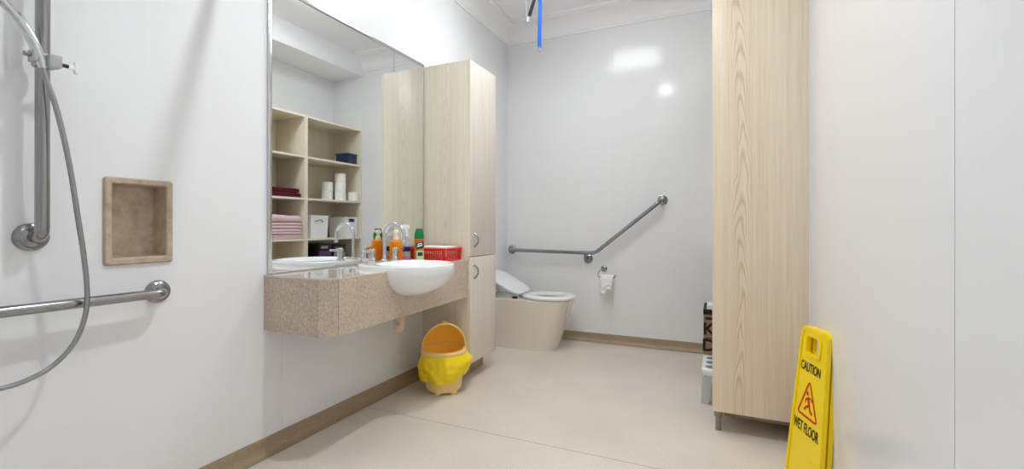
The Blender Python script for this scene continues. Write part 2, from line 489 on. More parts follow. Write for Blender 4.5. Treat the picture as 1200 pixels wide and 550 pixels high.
# ------------------------------------------------------------------ mirror
t = thing('wall_mirror', 'large wall mirror with thin metal frame above the vanity', 'mirror', (0, 1.95, VT))
MY0, MY1, MZ0, MZ1 = 1.374, 2.529, .7862, 2.075
b = BM(); box(b, .001, .008, MY0 + .012, MY1 - .006, MZ0 + .006, MZ1 - .012); part('mirror_glass', b, M['mirror'], t)
b = BM()
box(b, .0005, .014, MY0, MY0 + .016, MZ0, MZ1, .003); box(b, .0005, .012, MY1 - .007, MY1, MZ0, MZ1, .002)
box(b, .0005, .014, MY0, MY1, MZ1 - .016, MZ1, .003); box(b, .0005, .010, MY0, MY1, MZ0, MZ0 + .007, .002)
part('frame', b, M['alu'], t)

# ------------------------------------------------------------------ vanity
BCX, BCY, BAX, BAY = .330, 1.934, .247, .223     # basin centre and half sizes
RIM = .806
def basin_out(z):
    """outer scale of the basin shell at height z (1 at the rim)"""
    zb = .634
    if z >= .78: return 1.0
    t = (.78 - z) / (.78 - zb)
    return max(0.0, 1 - t ** 2.0) ** .5
t = thing('vanity_bench', 'wall-hung beige speckled laminate vanity bench with angled front', 'vanity', (0, 1.95, VB))
def fx(y): return .388 + (.352 - .388) * (y - 1.40) / (VY1 - 1.40)
outl = [(0.0005, VY0), (.325, VY0 - .008), (.388, 1.402)]
# notch the worktop round the basin
cut = []
s = .96
ys = [BCY - BAY * s * k for k in (.98,)]
pts = []
for k in range(41):
    a = -PI / 2 - PI * k / 40
    pts.append((BCX + BAX * s * math.cos(a), BCY + BAY * s * math.sin(a)))
pts = [p for p in pts]
front = [(fx(pts[0][1]), pts[0][1])] + [p for p in pts if p[0] < fx(p[1]) - .002] + [(fx(pts[-1][1]), pts[-1][1])]
outl += front + [(fx(VY1 - .001), VY1 - .001), (.0005, VY1 - .001)]
b = BM(); prism(b, outl, VT - .005, VT, 'xy'); part('worktop', b, M['laminate_top_sheen'], t)
# apron boards
b = BM()
def board(bm, p, q, th, z0, z1):
    d = Vector((q[0] - p[0], q[1] - p[1])).normalized(); nrm = Vector((-d.y, d.x)) * th
    prism(bm, [p, q, (q[0] + nrm.x, q[1] + nrm.y), (p[0] + nrm.x, p[1] + nrm.y)], z0, z1, 'xy')
board(b, (.001, VY0), (.325, VY0 - .008), .016, VB, VT - .0055)
part('apron_end', b, M['laminate'], t)
b = BM(); board(b, (.3266, VY0 - .0068), (.3872, 1.4002), .016, VB, VT - .0055); part('apron_corner', b, M['laminate'], t)
b = BM()
zt = VT - .0055
prof = [(1.4035, VB), (VY1 - .001, VB), (VY1 - .001, zt)]
arc = []
for k in range(33):
    a = PI * k / 32
    # bowl section where the apron plane x ~ .37 cuts the shell
    yy = math.cos(a); arc.append(yy)
xa = (.368 - BCX) / BAX
notch = []
z = zt
zs = [zt - (zt - .640) * k / 14 for k in range(15)]
half = []
for z in zs:
    sc_ = basin_out(z) * .975
    q = sc_ * sc_ - xa * xa
    if q > 0: half.append((BAY * math.sqrt(q), z))
notch = [(BCY + w, z) for w, z in half] + [(BCY - w, z) for w, z in half[::-1]]
prof += notch + [(1.4035, zt)]
A, Bv = [], []
for y, z in prof:
    A.append(b.verts.new((fx(y), y, z))); Bv.append(b.verts.new((fx(y) - .016, y, z)))
b.faces.new(A); b.faces.new(Bv[::-1])
for i in range(len(A)):
    j = (i + 1) % len(A); b.faces.new((A[i], Bv[i], Bv[j], A[j]))
part('apron_front', b, M['laminate'], t)

# basin (semi-recessed)
t = thing('wash_basin', 'white ceramic semi-recessed wash basin in the beige vanity', 'basin', (BCX, BCY, VT))
b = BM(); rings = []
def ell(sx, sy, z, cx=BCX, cy=BCY, n=64, p=2.0):
    o = []
    for k in range(n):
        a = 2 * PI * k / n; c_, s_ = math.cos(a), math.sin(a)
        e = 2.0 / (2.35 if c_ < 0 else p)
        o.append(b.verts.new((cx + sx * math.copysign(abs(c_) ** e, c_), cy + sy * math.copysign(abs(s_) ** e, s_), z)))
    return o
for k in range(13):
    z = .6345 + (.78 - .6345) * (k / 12) ** 1.0
    sc_ = max(.04, basin_out(z))
    rings.append(ell(BAX * sc_, BAY * sc_, z))
rings += [ell(BAX, BAY, .796), ell(BAX * .995, BAY * .995, .802), ell(BAX * .975, BAY * .975, RIM)]
IX = BCX + .045
rings += [ell(.186, .192, RIM, IX), ell(.179, .185, RIM - .006, IX), ell(.168, .174, .780, IX), ell(.148, .152, .745, IX), ell(.110, .112, .708, IX), ell(.06, .06, .688, IX), ell(.026, .026, .684, IX)]
skin(b, rings, True)
part('basin_bowl', b, M['ceramic'], t)
b = BM(); lathe(b, [(.001, .684), (.024, .684), (.026, .687), (.020, .689), (.001, .6885)], (IX, BCY, 0), 24); part('waste_plug', b, M['chrome'], t)
b = BM(); lathe(b, [(.001, 0), (.011, 0), (.011, .003), (.001, .004)], (IX - .166, BCY, .775), 20, axis='x'); part('overflow', b, M['chrome'], t)

# gooseneck spout and lever taps
TX = .120
def tapbase(b, y): lathe(b, [(.001, RIM), (.024, RIM), (.023, RIM + .006), (.016, RIM + .010)], (TX, y, 0), 28)
SY = 2.004
t = thing('gooseneck_spout', 'chrome gooseneck spout at the back of the wash basin', 'spout', (TX, SY, RIM))
b = BM()
arcp = [(TX, SY, RIM + .004), (TX, SY, .86), (TX, SY, .935)]
for k in range(1, 21):
    a = PI - PI * k / 20 * 1.04
    arcp.append((TX + .066 + .066 * math.cos(a), SY, .942 + .066 * math.sin(a)))
arcp.append((arcp[-1][0] - .001, SY, .912))
tube(b, arcp, .0095, 18); part('spout_pipe', b, M['chrome'], t)
b = BM(); tapbase(b, SY); part('base_ring', b, M['chrome'], t)
b = BM(); ex = arcp[-1][0]; lathe(b, [(.0085, .900), (.0115, .900), (.0115, .918), (.010, .920)], (ex, SY, 0), 20); part('aerator', b, M['chrome'], t)
def lever(y, d, label):
    t = thing('lever_tap', label, 'tap', (TX, y, RIM))
    b = BM(); lathe(b, [(.001, RIM + .008), (.0165, RIM + .008), (.0165, RIM + .052), (.0155, RIM + .066), (.013, RIM + .069), (.001, RIM + .069)], (TX, y, 0), 28); part('tap_body', b, M['chrome'], t)
    b = BM(); tapbase(b, y); part('base_ring', b, M['chrome'], t)
    b = BM()
    tube(b, [(TX, y + d * .012, RIM + .058), (TX, y + d * .07, RIM + .060), (TX, y + d * .075, RIM + .060)], [.0065, .0055, .004], 14); part('lever_handle', b, M['chrome'], t)
lever(1.905, -1, 'chrome lever tap left of the gooseneck spout, lever turned outward')
lever(2.096, 1, 'chrome lever tap right of the spout, before the orange soap')

# waste trap and pipe under the bench
t = thing('waste_trap', 'cream plastic waste trap hanging below the wash basin', 'waste pipe', (.2, 2.03, .41))
b = BM(); tube(b, [(.29, 1.96, .630), (.235, 2.0, .56), (.205, 2.025, .50)], .02, 18)
part('inlet_pipe', b, M['drain'], t)
b = BM(); lathe(b, [(.001, .412), (.016, .414), (.027, .424), (.030, .44), (.030, .535), (.022, .545), (.001, .546)], (.2, 2.03, 0), 28); part('trap_cup', b, M['drain'], t)
b = BM(); tube(b, [(.18, 2.03, .49), (.001, 2.03, .49)], .019, 18); part('outlet_pipe', b, M['drain'], t)
b = BM(); lathe(b, [(.001, 0), (.012, 0), (.012, .004), (.001, .006)], (0, 0, 0), 18)
bmesh.ops.transform(b, matrix=Matrix.Translation((.2125, 2.0035, .462)) @ Matrix.Rotation(math.radians(90), 4, 'X') @ Matrix.Rotation(math.radians(25), 4, 'Y'), verts=b.verts[:])
part('cleanout_cap', b, M['niche'], t)
t = thing('drain_pipe', 'black rubber drain pipe just under the vanity bench', 'pipe', (.0, 1.69, .52))
b = BM(); tube(b, fillet([(.001, 1.69, .515), (.24, 1.69, .510), (.26, 1.69, .60)], .04, 8), .019, 18); part('pipe', b, M['black'], t)
b = BM(); lathe(b, [(.001, .0005), (.035, .0005), (.034, .006), (.02, .010)], (0, 1.69, .515), 24, axis='x'); part('wall_plate', b, M['black'], t)

# ------------------------------------------------------------------ things on the vanity
def soap_bottle(x, y, label):
    t = thing('soap_pump_bottle', label, 'soap bottle', (x, y, VT))
    b = BM(); lathe(b, [(.001, VT), (.036, VT), (.044, VT + .004), (.046, VT + .010), (.046, VT + .116), (.043, VT + .124), (.026, VT + .130), (.013, VT + .131), (.013, VT + .134)], (x, y, 0), 32, sx=.68, sy=1); part('bottle_body', b, M['orange'], t)
    n = 12
    for s in (1, -1):
        b = BM(); A = []
        for h in (VT + .03, VT + .088):
            A.append([b.verts.new((x + s * (0.0321) * math.cos(.75 * (k / n * 2 - 1)), y + .0470 * math.sin(.75 * (k / n * 2 - 1)), h)) for k in range(n + 1)])
        skin(b, A, False, False)
        part('label', b, M['label_orange'], t, label='deeper orange label')
    b = BM(); lathe(b, [(.001, VT + .130), (.015, VT + .130), (.015, VT + .148), (.012, VT + .150), (.009, VT + .151), (.009, VT + .166), (.015, VT + .170), (.017, VT + .180), (.013, VT + .188), (.001, VT + .191)], (x, y, 0), 20)
    tube(b, [(x, y, VT + .181), (x + .017, y - .019, VT + .180), (x + .020, y - .023, VT + .174)], .006, 10)
    part('pump', b, M['pump'], t)
soap_bottle(.0745, 2.160, 'orange liquid soap bottle with a cream pump behind the basin')

# clear spray bottle with a white trigger
t = thing('spray_bottle', 'clear trigger spray bottle with white head beside the orange soap', 'spray bottle', (.066, 2.262, VT))
cx, cy = .066, 2.262
b = BM(); lathe(b, [(.001, VT), (.026, VT), (.029, VT + .004), (.029, VT + .105), (.024, VT + .130), (.012, VT + .150), (.012, VT + .158)], (cx, cy, 0), 28); part('bottle_body', b, M['clear'], t)
b = BM(); lathe(b, [(.001, VT - .0), (.0296, VT + .003), (.0296, VT + .028), (.001, VT + .028)], (cx, cy, 0), 28); part('liquid', b, M['pink_liq'], t)
b = BM(); lathe(b, [(.0296, VT + .058), (.0302, VT + .060), (.0302, VT + .085), (.0296, VT + .087)], (cx, cy, 0), 28, caps=False); part('label', b, M['navy'], t)
b = BM(); lathe(b, [(.001, VT + .150), (.015, VT + .150), (.015, VT + .172), (.001, VT + .172)], (cx, cy, 0), 20)
box(b, cx - .013, cx + .013, cy - .040, cy + .024, VT + .190, VT + .220, .005); box(b, cx - .010, cx + .010, cy - .012, cy + .014, VT + .165, VT + .200, .004)
tube(b, [(cx, cy - .028, VT + .192), (cx, cy - .040, VT + .160), (cx, cy - .034, VT + .135)], [.006, .005, .004], 10)
part('trigger_head', b, M['white'], t)

# aerosol can
t = thing('aerosol_can', 'aerosol can with bright green cap beside the red basket', 'spray can', (.165, 2.262, VT))
cx, cy = .165, 2.262
b = BM(); lathe(b, [(.001, VT), (.027, VT), (.0285, VT + .003), (.0285, VT + .128), (.0265, VT + .134), (.001, VT + .134)], (cx, cy, 0), 32); part('can_body', b, M['can'], t)
b = BM(); lathe(b, [(.001, VT + .134), (.029, VT + .134), (.029, VT + .160), (.026, VT + .172), (.021, VT + .190), (.020, VT + .196), (.001, VT + .197)], (cx, cy, 0), 32); part('cap', b, M['green'], t, label='bright green cap')
def wrap(b, x, y, r, a0, a1, z0, z1, n=14, zs=None):
    A = []
    for j in range(2):
        A.append([b.verts.new((x + r * math.cos(a0 + (a1 - a0) * k / n), y + r * math.sin(a0 + (a1 - a0) * k / n),
                               (z0, z1)[j] + (zs[j] * (k / n) if zs else 0))) for k in range(n + 1)])
    skin(b, A, False, False)
VA = math.atan2(-2.262, 1.635)       # bearing of the viewer from the can
b = BM(); wrap(b, cx, cy, .0289, VA - .75, VA + 1.2, VT + .070, VT + .112, zs=(.012, .010)); lb = part('name_panel', b, M['can_dark'], t)
b = BM(); wrap(b, cx, cy, .0291, VA - .45, VA + .7, VT + .086, VT + .093, zs=(.010, .010)); wrap(b, cx, cy, .0291, VA - .35, VA + .6, VT + .099, VT + .105, zs=(.008, .008)); part('name_stroke', b, M['white'], lb)
b = BM(); wrap(b, cx, cy, .0288, VA - .6, VA + 1.3, VT + .006, VT + .064); part('lower_label', b, M['can_light'], t)
b = BM(); wrap(b, cx, cy, .0290, VA - .3, VA + .8, VT + .034, VT + .056); part('leaf_picture', b, M['can_dark'], t)
b = BM(); wrap(b, cx, cy, .0288, VA - 1.2, VA + 1.3, VT + .120, VT + .128); part('red_band', b, M['basket'], t)

# red basket
t = thing('plastic_basket', 'red slotted plastic basket of white tissues beside the tall cabinet', 'basket', (.187, 2.425, VT))
bx0, bx1, by0, by1, bz0, bz1 = .065, .305, 2.338, 2.512, VT + .0005, VT + .072
b = BM()
FL = .006
def bwall(p, q, out):
    """slotted wall between corner p and q (bottom), flaring outward by FL"""
    p = Vector((p[0], p[1], 0)); q = Vector((q[0], q[1], 0)); o = Vector((out[0], out[1], 0)); d = q - p
    def P(s, h, off): return p + d * s + o * (FL * h + off) + Vector((0, 0, bz0 + (bz1 - bz0) * h))
    def bar(s0, s1, h0, h1):
        A = [b.verts.new(P(s, h, off)) for off in (0, .0028) for s, h in ((s0, h0), (s1, h0), (s1, h1), (s0, h1))]
        for f in ((0, 1, 2, 3), (7, 6, 5, 4), (0, 4, 5, 1), (1, 5, 6, 2), (2, 6, 7, 3), (3, 7, 4, 0)): b.faces.new([A[i] for i in f])
    bar(0, 1, 0, .14); bar(0, 1, .84, 1); bar(0, .10, .14, .84); bar(.90, 1, .14, .84)
    rows = 5
    for i in range(1, rows): bar(.1, .9, .14 + .7 * i / rows - .022, .14 + .7 * i / rows + .022)
    nb = max(4, int(d.length / .016))
    for i in range(1, nb): bar(.1 + .8 * i / nb - .012, .1 + .8 * i / nb + .012, .14, .84)
bwall((bx0, by0), (bx1, by0), (0, -1)); bwall((bx1, by0), (bx1, by1), (1, 0)); bwall((bx1, by1), (bx0, by1), (0, 1)); bwall((bx0, by1), (bx0, by0), (-1, 0))
box(b, bx0, bx1, by0, by1, bz0, bz0 + .003)
part('basket_body', b, M['basket'], t)
b = BM()
tube(b, fillet([(bx0 - .006, by0 - .006, bz1), (bx1 + .006, by0 - .006, bz1), (bx1 + .006, by1 + .006, bz1), (bx0 - .006, by1 + .006, bz1), (bx0 - .006, by0 - .006, bz1)], .012, 4), .0045, 10)
box(b, bx1 + .004, bx1 + .020, by0 + .05, by1 - .05, bz1 - .006, bz1 + .004, .003)
part('rim', b, M['basket'], t)
t2 = thing('tissue_stack', 'stack of white paper tissues lying in the red basket', 'tissues', (.185, 2.425, bz0 + .003))
b = BM()
for k in range(6):
    j = random.uniform(-.003, .003)
    box(b, .078 + j, .290 + j, 2.352 - j, 2.500 - j, bz0 + .0045 + k * .0135, bz0 + .0045 + k * .0135 + .0128, .004)
part('sheets', b, M['tissue'], t2)

# ------------------------------------------------------------------ tall cabinet beside the mirror
def handle_bow(x, y, z, L=.085):
    """bow handle standing off a door facing +x"""
    b = BM(); p = []
    for k in range(15):
        u = k / 14 * 2 - 1
        p.append((x + .030 * (1 - u * u) ** .8 + .001, y, z + u * L / 2))
    rings = tube(b, p, [.0052 if 0 < k < 14 else .007 for k in range(15)], 12)
    return b
t = thing('tall_cabinet', 'tall two-door pale wood cabinet between the mirror and the toilet', 'cabinet', (0, CY0, 0))
b = BM()
box(b, .001, .345, CY0, CY0 + .018, CB, CT, .0008); part('side_panel', b, M['wood'], t)
b = BM(); box(b, .001, .345, CY1 - .018, CY1, CB, CT, .0008); part('side_panel', b, M['wood'], t)
b = BM(); box(b, .001, .345, CY0 + .018, CY1 - .018, CB, CB + .018); box(b, .001, .345, CY0 + .018, CY1 - .018, CT - .018, CT); box(b, .001, .012, CY0 + .018, CY1 - .018, CB + .018, CT - .018); part('carcass', b, M['wood'], t)
for z0, z1, hz in ((.802, CT, .905), (CB, .798, .702)):
    b = BM(); box(b, .3455, .3635, CY0 + .001, CY1 - .001, z0, z1, .001); d = part('door', b, M['wood_door'], t)
    b = BM(); box(b, .3455, .3638, CY0, CY0 + .0012, z0, z1); part('edge_strip', b, M['wood_edge'], d)
    part('handle', handle_bow(.3635, CY0 + .052, hz), M['steel'], d)
b = BM(); box(b, .001, .262, CY0 + .005, CY1, .0005, CB - .0005); part('kick_plate', b, M['skirt'], t)

# ------------------------------------------------------------------ toilet
TY = 3.505
t = thing('toilet', 'ivory back-to-wall toilet with white seat beside the tall cabinet', 'toilet', (.02, TY, 0))
def egg(cx, ax0, ax1, ay, z, n=56):
    o = []
    for k in range(n):
        a = 2 * PI * k / n; c_, s_ = math.cos(a), math.sin(a)
        e = 2 / 2.3
        o.append(b.verts.new((cx + (ax1 if c_ > 0 else ax0) * math.copysign(abs(c_) ** e, c_), TY + ay * math.copysign(abs(s_) ** e, s_), z)))
    return o
SX = .55
b = BM()
def dshape(x0, x1, hw, z, n=40, p=2.6):
    """footprint: straight sides from the wall, rounded front"""
    xs = x1 - hw * 1.25
    o = [b.verts.new((x0, TY + hw, z)), b.verts.new((x0 + (xs - x0) * .5, TY + hw, z))]
    for k in range(n + 1):
        a = PI / 2 - PI * k / n; c_, s_ = math.cos(a), math.sin(a)
        o.append(b.verts.new((xs + (x1 - xs) * abs(c_) ** (2 / p), TY + hw * math.copysign(abs(s_) ** (2 / p), s_), z)))
    o += [b.verts.new((x0 + (xs - x0) * .5, TY - hw, z)), b.verts.new((x0, TY - hw, z))]
    return o
R = []
for k in range(9):
    u = k / 8
    R.append(dshape(.003, .618 + .128 * u ** 1.05, .168 + .014 * u, .0015 + .393 * u))
R += [dshape(.003, .748, .183, .402), dshape(.003, .745, .180, .408), dshape(.010, .732, .168, .410)]
skin(b, R, False); b.faces.new(R[0][::-1])
E_ = [egg(SX, .128, .132, .118, .410), egg(SX, .124, .128, .114, .404), egg(SX, .122, .126, .112, .37), egg(SX, .110, .112, .100, .30), egg(SX - .02, .075, .075, .065, .225), egg(SX - .03, .035, .035, .035, .20)]
ee = []
for ring in (R[-1], E_[0]):
    for i in range(len(ring)):
        v1, v2 = ring[i], ring[(i + 1) % len(ring)]
        ee.append(b.edges.get((v1, v2)) or b.edges.new((v1, v2)))
bmesh.ops.triangle_fill(b, use_beauty=True, use_dissolve=False, edges=ee)
skin(b, E_, False); b.faces.new(E_[-1])
part('pan', b, M['pan'], t)
b = BM(); R = [dshape(.003, .622, .172, .0003), dshape(.003, .622, .172, .004), dshape(.003, .617, .167, .006)]; skin(b, R, True); part('sealant_bead', b, M['sealant'], t)
# seat ring
b = BM()
R = [egg(SX, .115, .120, .105, .414), egg(SX, .212, .205, .182, .413), egg(SX, .218, .212, .187, .420), egg(SX, .218, .212, .187, .430), egg(SX, .208, .202, .178, .438),
     egg(SX, .135, .138, .122, .440), egg(SX, .120, .125, .110, .434), egg(SX, .115, .120, .105, .414)]
skin(b, R, False)
bmesh.ops.remove_doubles(b, verts=b.verts[:], dist=1e-5)
part('seat', b, M['white'], t)
# raised lid leaning on the wall
b = BM()
def lidloop(off, inset):
    o = []
    L, hw = .360, .178
    a = math.radians(153)
    dx, dz = math.cos(a), math.sin(a); nx, nz = dz, -dx
    for k in range(40):
        q = 2 * PI * k / 40; c_, s_ = math.cos(q), math.sin(q); e = 2 / (4.2)
        u = L / 2 + (L / 2 - inset) * math.copysign(abs(c_) ** e, c_); w = (hw - inset) * math.copysign(abs(s_) ** e, s_)
        w *= 1 - .18 * max(0, u / L - .6)
        o.append(b.verts.new((.336 + dx * u + nx * off, TY + w, .440 + dz * u + nz * off)))
    return o
R = [lidloop(-.009, .012), lidloop(-.006, .003), lidloop(0, 0), lidloop(.008, 0), lidloop(.012, .004), lidloop(.013, .014)]
skin(b, R, True)
part('lid', b, M['white'], t)
for s in (-1, 1):
    b = BM(); tube(b, [(.330, TY + s * .075 - .022, .424), (.330, TY + s * .075 + .022, .424)], .011, 16); box(b, .318, .35, TY + s * .075 - .016, TY + s * .075 + .016, .4085, .421, .003); part('hinge', b, M['grey'], t)
b = BM(); tube(b, [(.300, TY - .172, .424), (.338, TY - .172, .424)], .009, 12); part('bumper', b, M['black'], t)

# ------------------------------------------------------------------ angled grab rail on the back wall
t = thing('angled_grab_rail', 'angled stainless steel grab rail beside the toilet on back wall', 'grab rail', (.7, YB, .765))
b = BM()
tube(b, fillet([(.052, YB - .004, .776), (.052, 3.802, .776), (.852, 3.802, .766), (1.376, 3.802, 1.190), (1.392, YB - .004, 1.206)], .045, 9), .0158, 22)
part('rail_bar', b, M['steel'], t)
for c in ((.052, YB - .0005, .776), (1.392, YB - .0005, 1.206)):
    b = BM(); flange(b, c, 'y'); part('wall_flange', b, M['steel'], t)
b = BM(); tube(b, fillet([(.765, 3.802, .767), (.765, 3.802, .712), (.775, YB - .004, .712)], .03, 8), .0095, 16); ps = part('support_post', b, M['steel'], t)
b = BM(); flange(b, (.777, YB - .0005, .712), 'y'); part('wall_flange', b, M['steel'], ps)

# toilet paper
t = thing('paper_holder', 'chrome open-arm toilet paper holder on the back wall', 'toilet paper holder', (.915, YB, .632))
b = BM(); lathe(b, [(.001, -.0005), (.026, -.0005), (.026, -.006), (.020, -.012), (.001, -.014)], (.915, YB, .632), 28, axis='y'); part('wall_flange', b, M['steel'], t)
b = BM()
tube(b, fillet([(.915, YB - .008, .632), (.915, 3.806, .632), (.882, 3.800, .615), (.880, 3.800, .566), (1.022, 3.800, .566), (1.024, 3.800, .590)], .018, 7), .0042, 12); part('arm', b, M['steel'], t)
t = thing('toilet_roll', 'nearly finished toilet roll with a crumpled tail on the wall holder', 'toilet paper', (.96, 3.8, .566))
b = BM(); rr = []
for r_, x_ in ((.0215, .907), (.027, .905), (.030, .907), (.030, 1.009), (.027, 1.011), (.0215, 1.009), (.0215, .907)):
    rr.append([b.verts.new((x_, 3.8 + r_ * math.cos(2 * PI * k / 28), .558 + r_ * math.sin(2 * PI * k / 28))) for k in range(28)])
skin(b, rr, False); bmesh.ops.remove_doubles(b, verts=b.verts[:], dist=1e-6)
rl = part('roll', b, M['tissue'], t)
b = BM(); A = []
for i in range(26):
    h = i / 25
    row = []
    for k in range(15):
        u = k / 14
        n1 = noise.noise(Vector((u * 3, h * 4, 2.3)))
        n2 = noise.noise(Vector((u * 7, h * 9, 7.1)))
        wd = .100 * (1 - .12 * h) + .016 * (noise.noise(Vector((h * 5, u, 1))) if h > .45 else 0)
        crump = max(0, h - .35)
        lowz = .128 + .016 * math.sin(u * 7) - .03 * u
        row.append(b.verts.new((.958 - wd / 2 + u * wd - .010 * crump, 3.8 - .0312 - .004 * h - crump * (.045 * n1 + .030 * n2) - .02 * crump * math.sin(h * 16), .560 - lowz * h + .018 * n2 * crump)))
    A.append(row)
skin(b, A, False, False)
o = part('hanging_sheet', b, M['tissue'], t)
sd = o.modifiers.new('thick', 'SOLIDIFY'); sd.thickness = .0012; sd.offset = 0

# ------------------------------------------------------------------ hoist hanging from the ceiling
t = thing('ceiling_hoist', 'ceiling hoist with blue lifting strap hanging before the back wall', 'hoist', (.65, 3.02, ZC))
b = BM(); box(b, .50, .80, 2.90, 3.14, 2.70, ZC - .0005, .03, 4); part('motor_housing', b, M['white'], t)
b = BM()
w = Vector((.63, .777, 0)) * .0145; th = Vector((.777, -.63, 0)) * .0012
top, bot = Vector((.646, 3.02, 2.72)), Vector((.652, 3.02, 2.262))
n = 14; rings = []
for i in range(n + 1):
    u = i / n; p = top.lerp(bot, u) + Vector((.003 * math.sin(u * 5), .002 * math.sin(u * 4), 0))
    rings.append([b.verts.new(p + s1 * w + s2 * th) for s1, s2 in ((-1, -1), (1, -1), (1, 1), (-1, 1))])
skin(b, rings, True); stp = part('lifting_strap', b, M['blue'], t, label='bright blue webbing strap')
b = BM()
tube(b, [Vector((.652, 3.02, 2.249)) + Vector((.63, .777, 0)) * (.014 * math.cos(2 * PI * k / 24)) + Vector((0, 0, .017 * math.sin(2 * PI * k / 24))) for k in range(25)], .0022, 8, False); part('ring', b, M['chrome'], stp)
b = BM(); tube(b, [(.645, 3.0, 2.72), (.618, 3.0, 2.60), (.576, 3.0, 2.487)], .0115, 14); bk = part('release_cord', b, M['black'], t, label='black padded release cord')
b = BM(); tube(b, [(.575, 3.0, 2.486), (.562, 3.0, 2.452)], .0125, 14); part('toggle', b, M['clear'], bk)
b = BM(); tube(b, [(.566, 2.99, 2.72), (.560, 2.99, 2.60), (.560, 2.99, 2.47)], .004, 8); part('pull_line', b, M['grey'], t)

# ------------------------------------------------------------------ yellow bin
BX, BY = .283, 2.352
t = thing('pedal_bin', 'yellow rubbish bin with open dome hood under the vanity', 'bin', (BX, BY, 0))
b = BM()
lathe(b, [(.001, .010), (.092, .010), (.103, .016), (.108, .03), (.119, .15), (.126, .235), (.122, .235), (.114, .15), (.103, .045), (.001, .040)], (BX, BY, 0), 48); part('body', b, M['cream'], t)
va = math.atan2(-2.37, 1.51) + .12       # the hood opens toward the room
for da in (-.55, .55, PI - .6, PI + .6):
    b = BM(); lathe(b, [(.001, .0005), (.018, .0005), (.022, .006), (.022, .020), (.016, .034), (.001, .038)], (BX + .086 * math.cos(va + da), BY + .086 * math.sin(va + da), 0), 20); part('foot', b, M['cream'], t)
b = BM(); lathe(b, [(.118, .234), (.134, .232), (.139, .238), (.139, .252), (.134, .258), (.118, .256), (.118, .234)], (BX, BY, 0), 48, caps=False)
bmesh.ops.remove_doubles(b, verts=b.verts[:], dist=1e-5); rim = part('rim', b, M['cream'], t)
# hood: half dome behind the opening
def dome(rad, hgt, z0, lean, n=28, m=12):
    b = BM(); A = []
    fwd = Vector((math.cos(va), math.sin(va), 0)); sid = Vector((-math.sin(va), math.cos(va), 0))
    for i in range(m + 1):
        # i: sweep from the opening arch (0) back to the rim behind
        row = []
        phi = PI / 2 * i / m
        for k in range(n + 1):
            a = PI * k / n
            s_, u_ = math.cos(a), math.sin(a)
            back = u_ * math.sin(phi); up = u_ * math.cos(phi)
            p = Vector((BX, BY, z0)) + sid * (rad * s_) - fwd * (rad * back) + Vector((0, 0, hgt * up)) + fwd * (lean * up)
            row.append(b.verts.new(p))
        A.append(row)
    skin(b, A, False, False)
    bmesh.ops.remove_doubles(b, verts=b.verts[:], dist=1e-5)
    return b
hood = part('hood', dome(.133, .150, .256, .012), M['cream'], t)
inn = part('hood_lining', dome(.1285, .145, .256, .0118), M['bin_in'], t, label='bright orange inside of the hood')
b = BM(); fwd = Vector((math.cos(va), math.sin(va), 0)); sid = Vector((-math.sin(va), math.cos(va), 0))
tube(b, [Vector((BX, BY, .256)) + sid * (.132 * math.cos(PI * k / 32)) + Vector((0, 0, .149 * math.sin(PI * k / 32))) + fwd * (.012 * math.sin(PI * k / 32)) for k in range(33)], .0055, 10)
part('hood_edge', b, M['cream'], hood)
b = BM(); lathe(b, [(.024, .398), (.022, .408), (.014, .417), (.001, .420)], (BX - fwd.x * .012, BY - fwd.y * .012, 0), 20, sx=1, sy=1.3); part('crest', b, M['cream'], hood)
b = BM(); lathe(b, [(.1165, .249), (.1165, .247), (.104, .10), (.001, .099)], (BX, BY, 0), 40, caps=False); part('inner_bucket', b, M['bin_in'], t)
# plastic bag pulled over the rim
b = BM(); rings = []
for i in range(24):
    h = i / 23; ring = []
    for k in range(96):
        a = 2 * PI * k / 96
        low = .078 + .016 * math.sin(a - va + .3) + .012 * math.sin(3 * a + 1)
        z = .236 + (low - .236) * h
        n1 = noise.noise(Vector((math.cos(a) * 2.2, math.sin(a) * 2.2, h * 2.2)))
        n2 = noise.noise(Vector((math.cos(a) * 6, math.sin(a) * 6, h * 5 + 5)))
        side = math.sin(a - va)
        r = .135 + .020 * math.sin(PI * min(1, h * .95)) - .012 * h + (.014 * n1 + .011 * n2 + .006 * noise.noise(Vector((math.cos(a) * 14, math.sin(a) * 14, h * 12)))) * min(1, h * 2.5) + .020 * max(0, side) * math.sin(PI * h)
        r = max(r, .1235 - .02 * h + .006)
        ring.append(b.verts.new((BX + r * math.cos(a), BY + r * math.sin(a), z + .010 * n2 * h)))
    rings.append(ring)
skin(b, rings, False)
o = part('bag_liner', b, M['bag'], t, label='yellow plastic bag folded over the rim', angle=70)
sd = o.modifiers.new('thick', 'SOLIDIFY'); sd.thickness = .001; sd.offset = 1

# ------------------------------------------------------------------ tall cabinet on the right
RX0, RX1, RY0, RY1, RZ0, RZ1 = 1.776, 2.171, 2.40, 2.715, .105, 2.626
t = thing('tall_cupboard', 'tall pale wood cupboard on grey legs against the right wall', 'cabinet', (1.97, 2.40, 0))
b = BM(); box(b, RX0, RX1, RY0, RY0 + .018, RZ0, RZ1, .0008); part('side_panel', b, M['wood_warm'], t)
b = BM(); box(b, RX0 + .018, RX1, RY1 - .018, RY1, RZ0, RZ1, .0008); part('side_panel', b, M['wood'], t)
b = BM(); box(b, RX0 + .018, RX1, RY0 + .018, RY1 - .018, RZ0, RZ0 + .018); box(b, RX0 + .018, RX1, RY0 + .018, RY1 - .018, RZ1 - .018, RZ1); box(b, RX1 - .012, RX1, RY0 + .018, RY1 - .018, RZ0 + .018, RZ1 - .018); part('carcass', b, M['wood'], t)
for z0, z1 in ((.905, RZ1 - .001), (RZ0, .901)):
    b = BM(); box(b, RX0 + .001, RX0 + .0175, RY0 + .0185, RY1 - .001, z0, z1, .001); d = part('door', b, M['wood_door'], t)
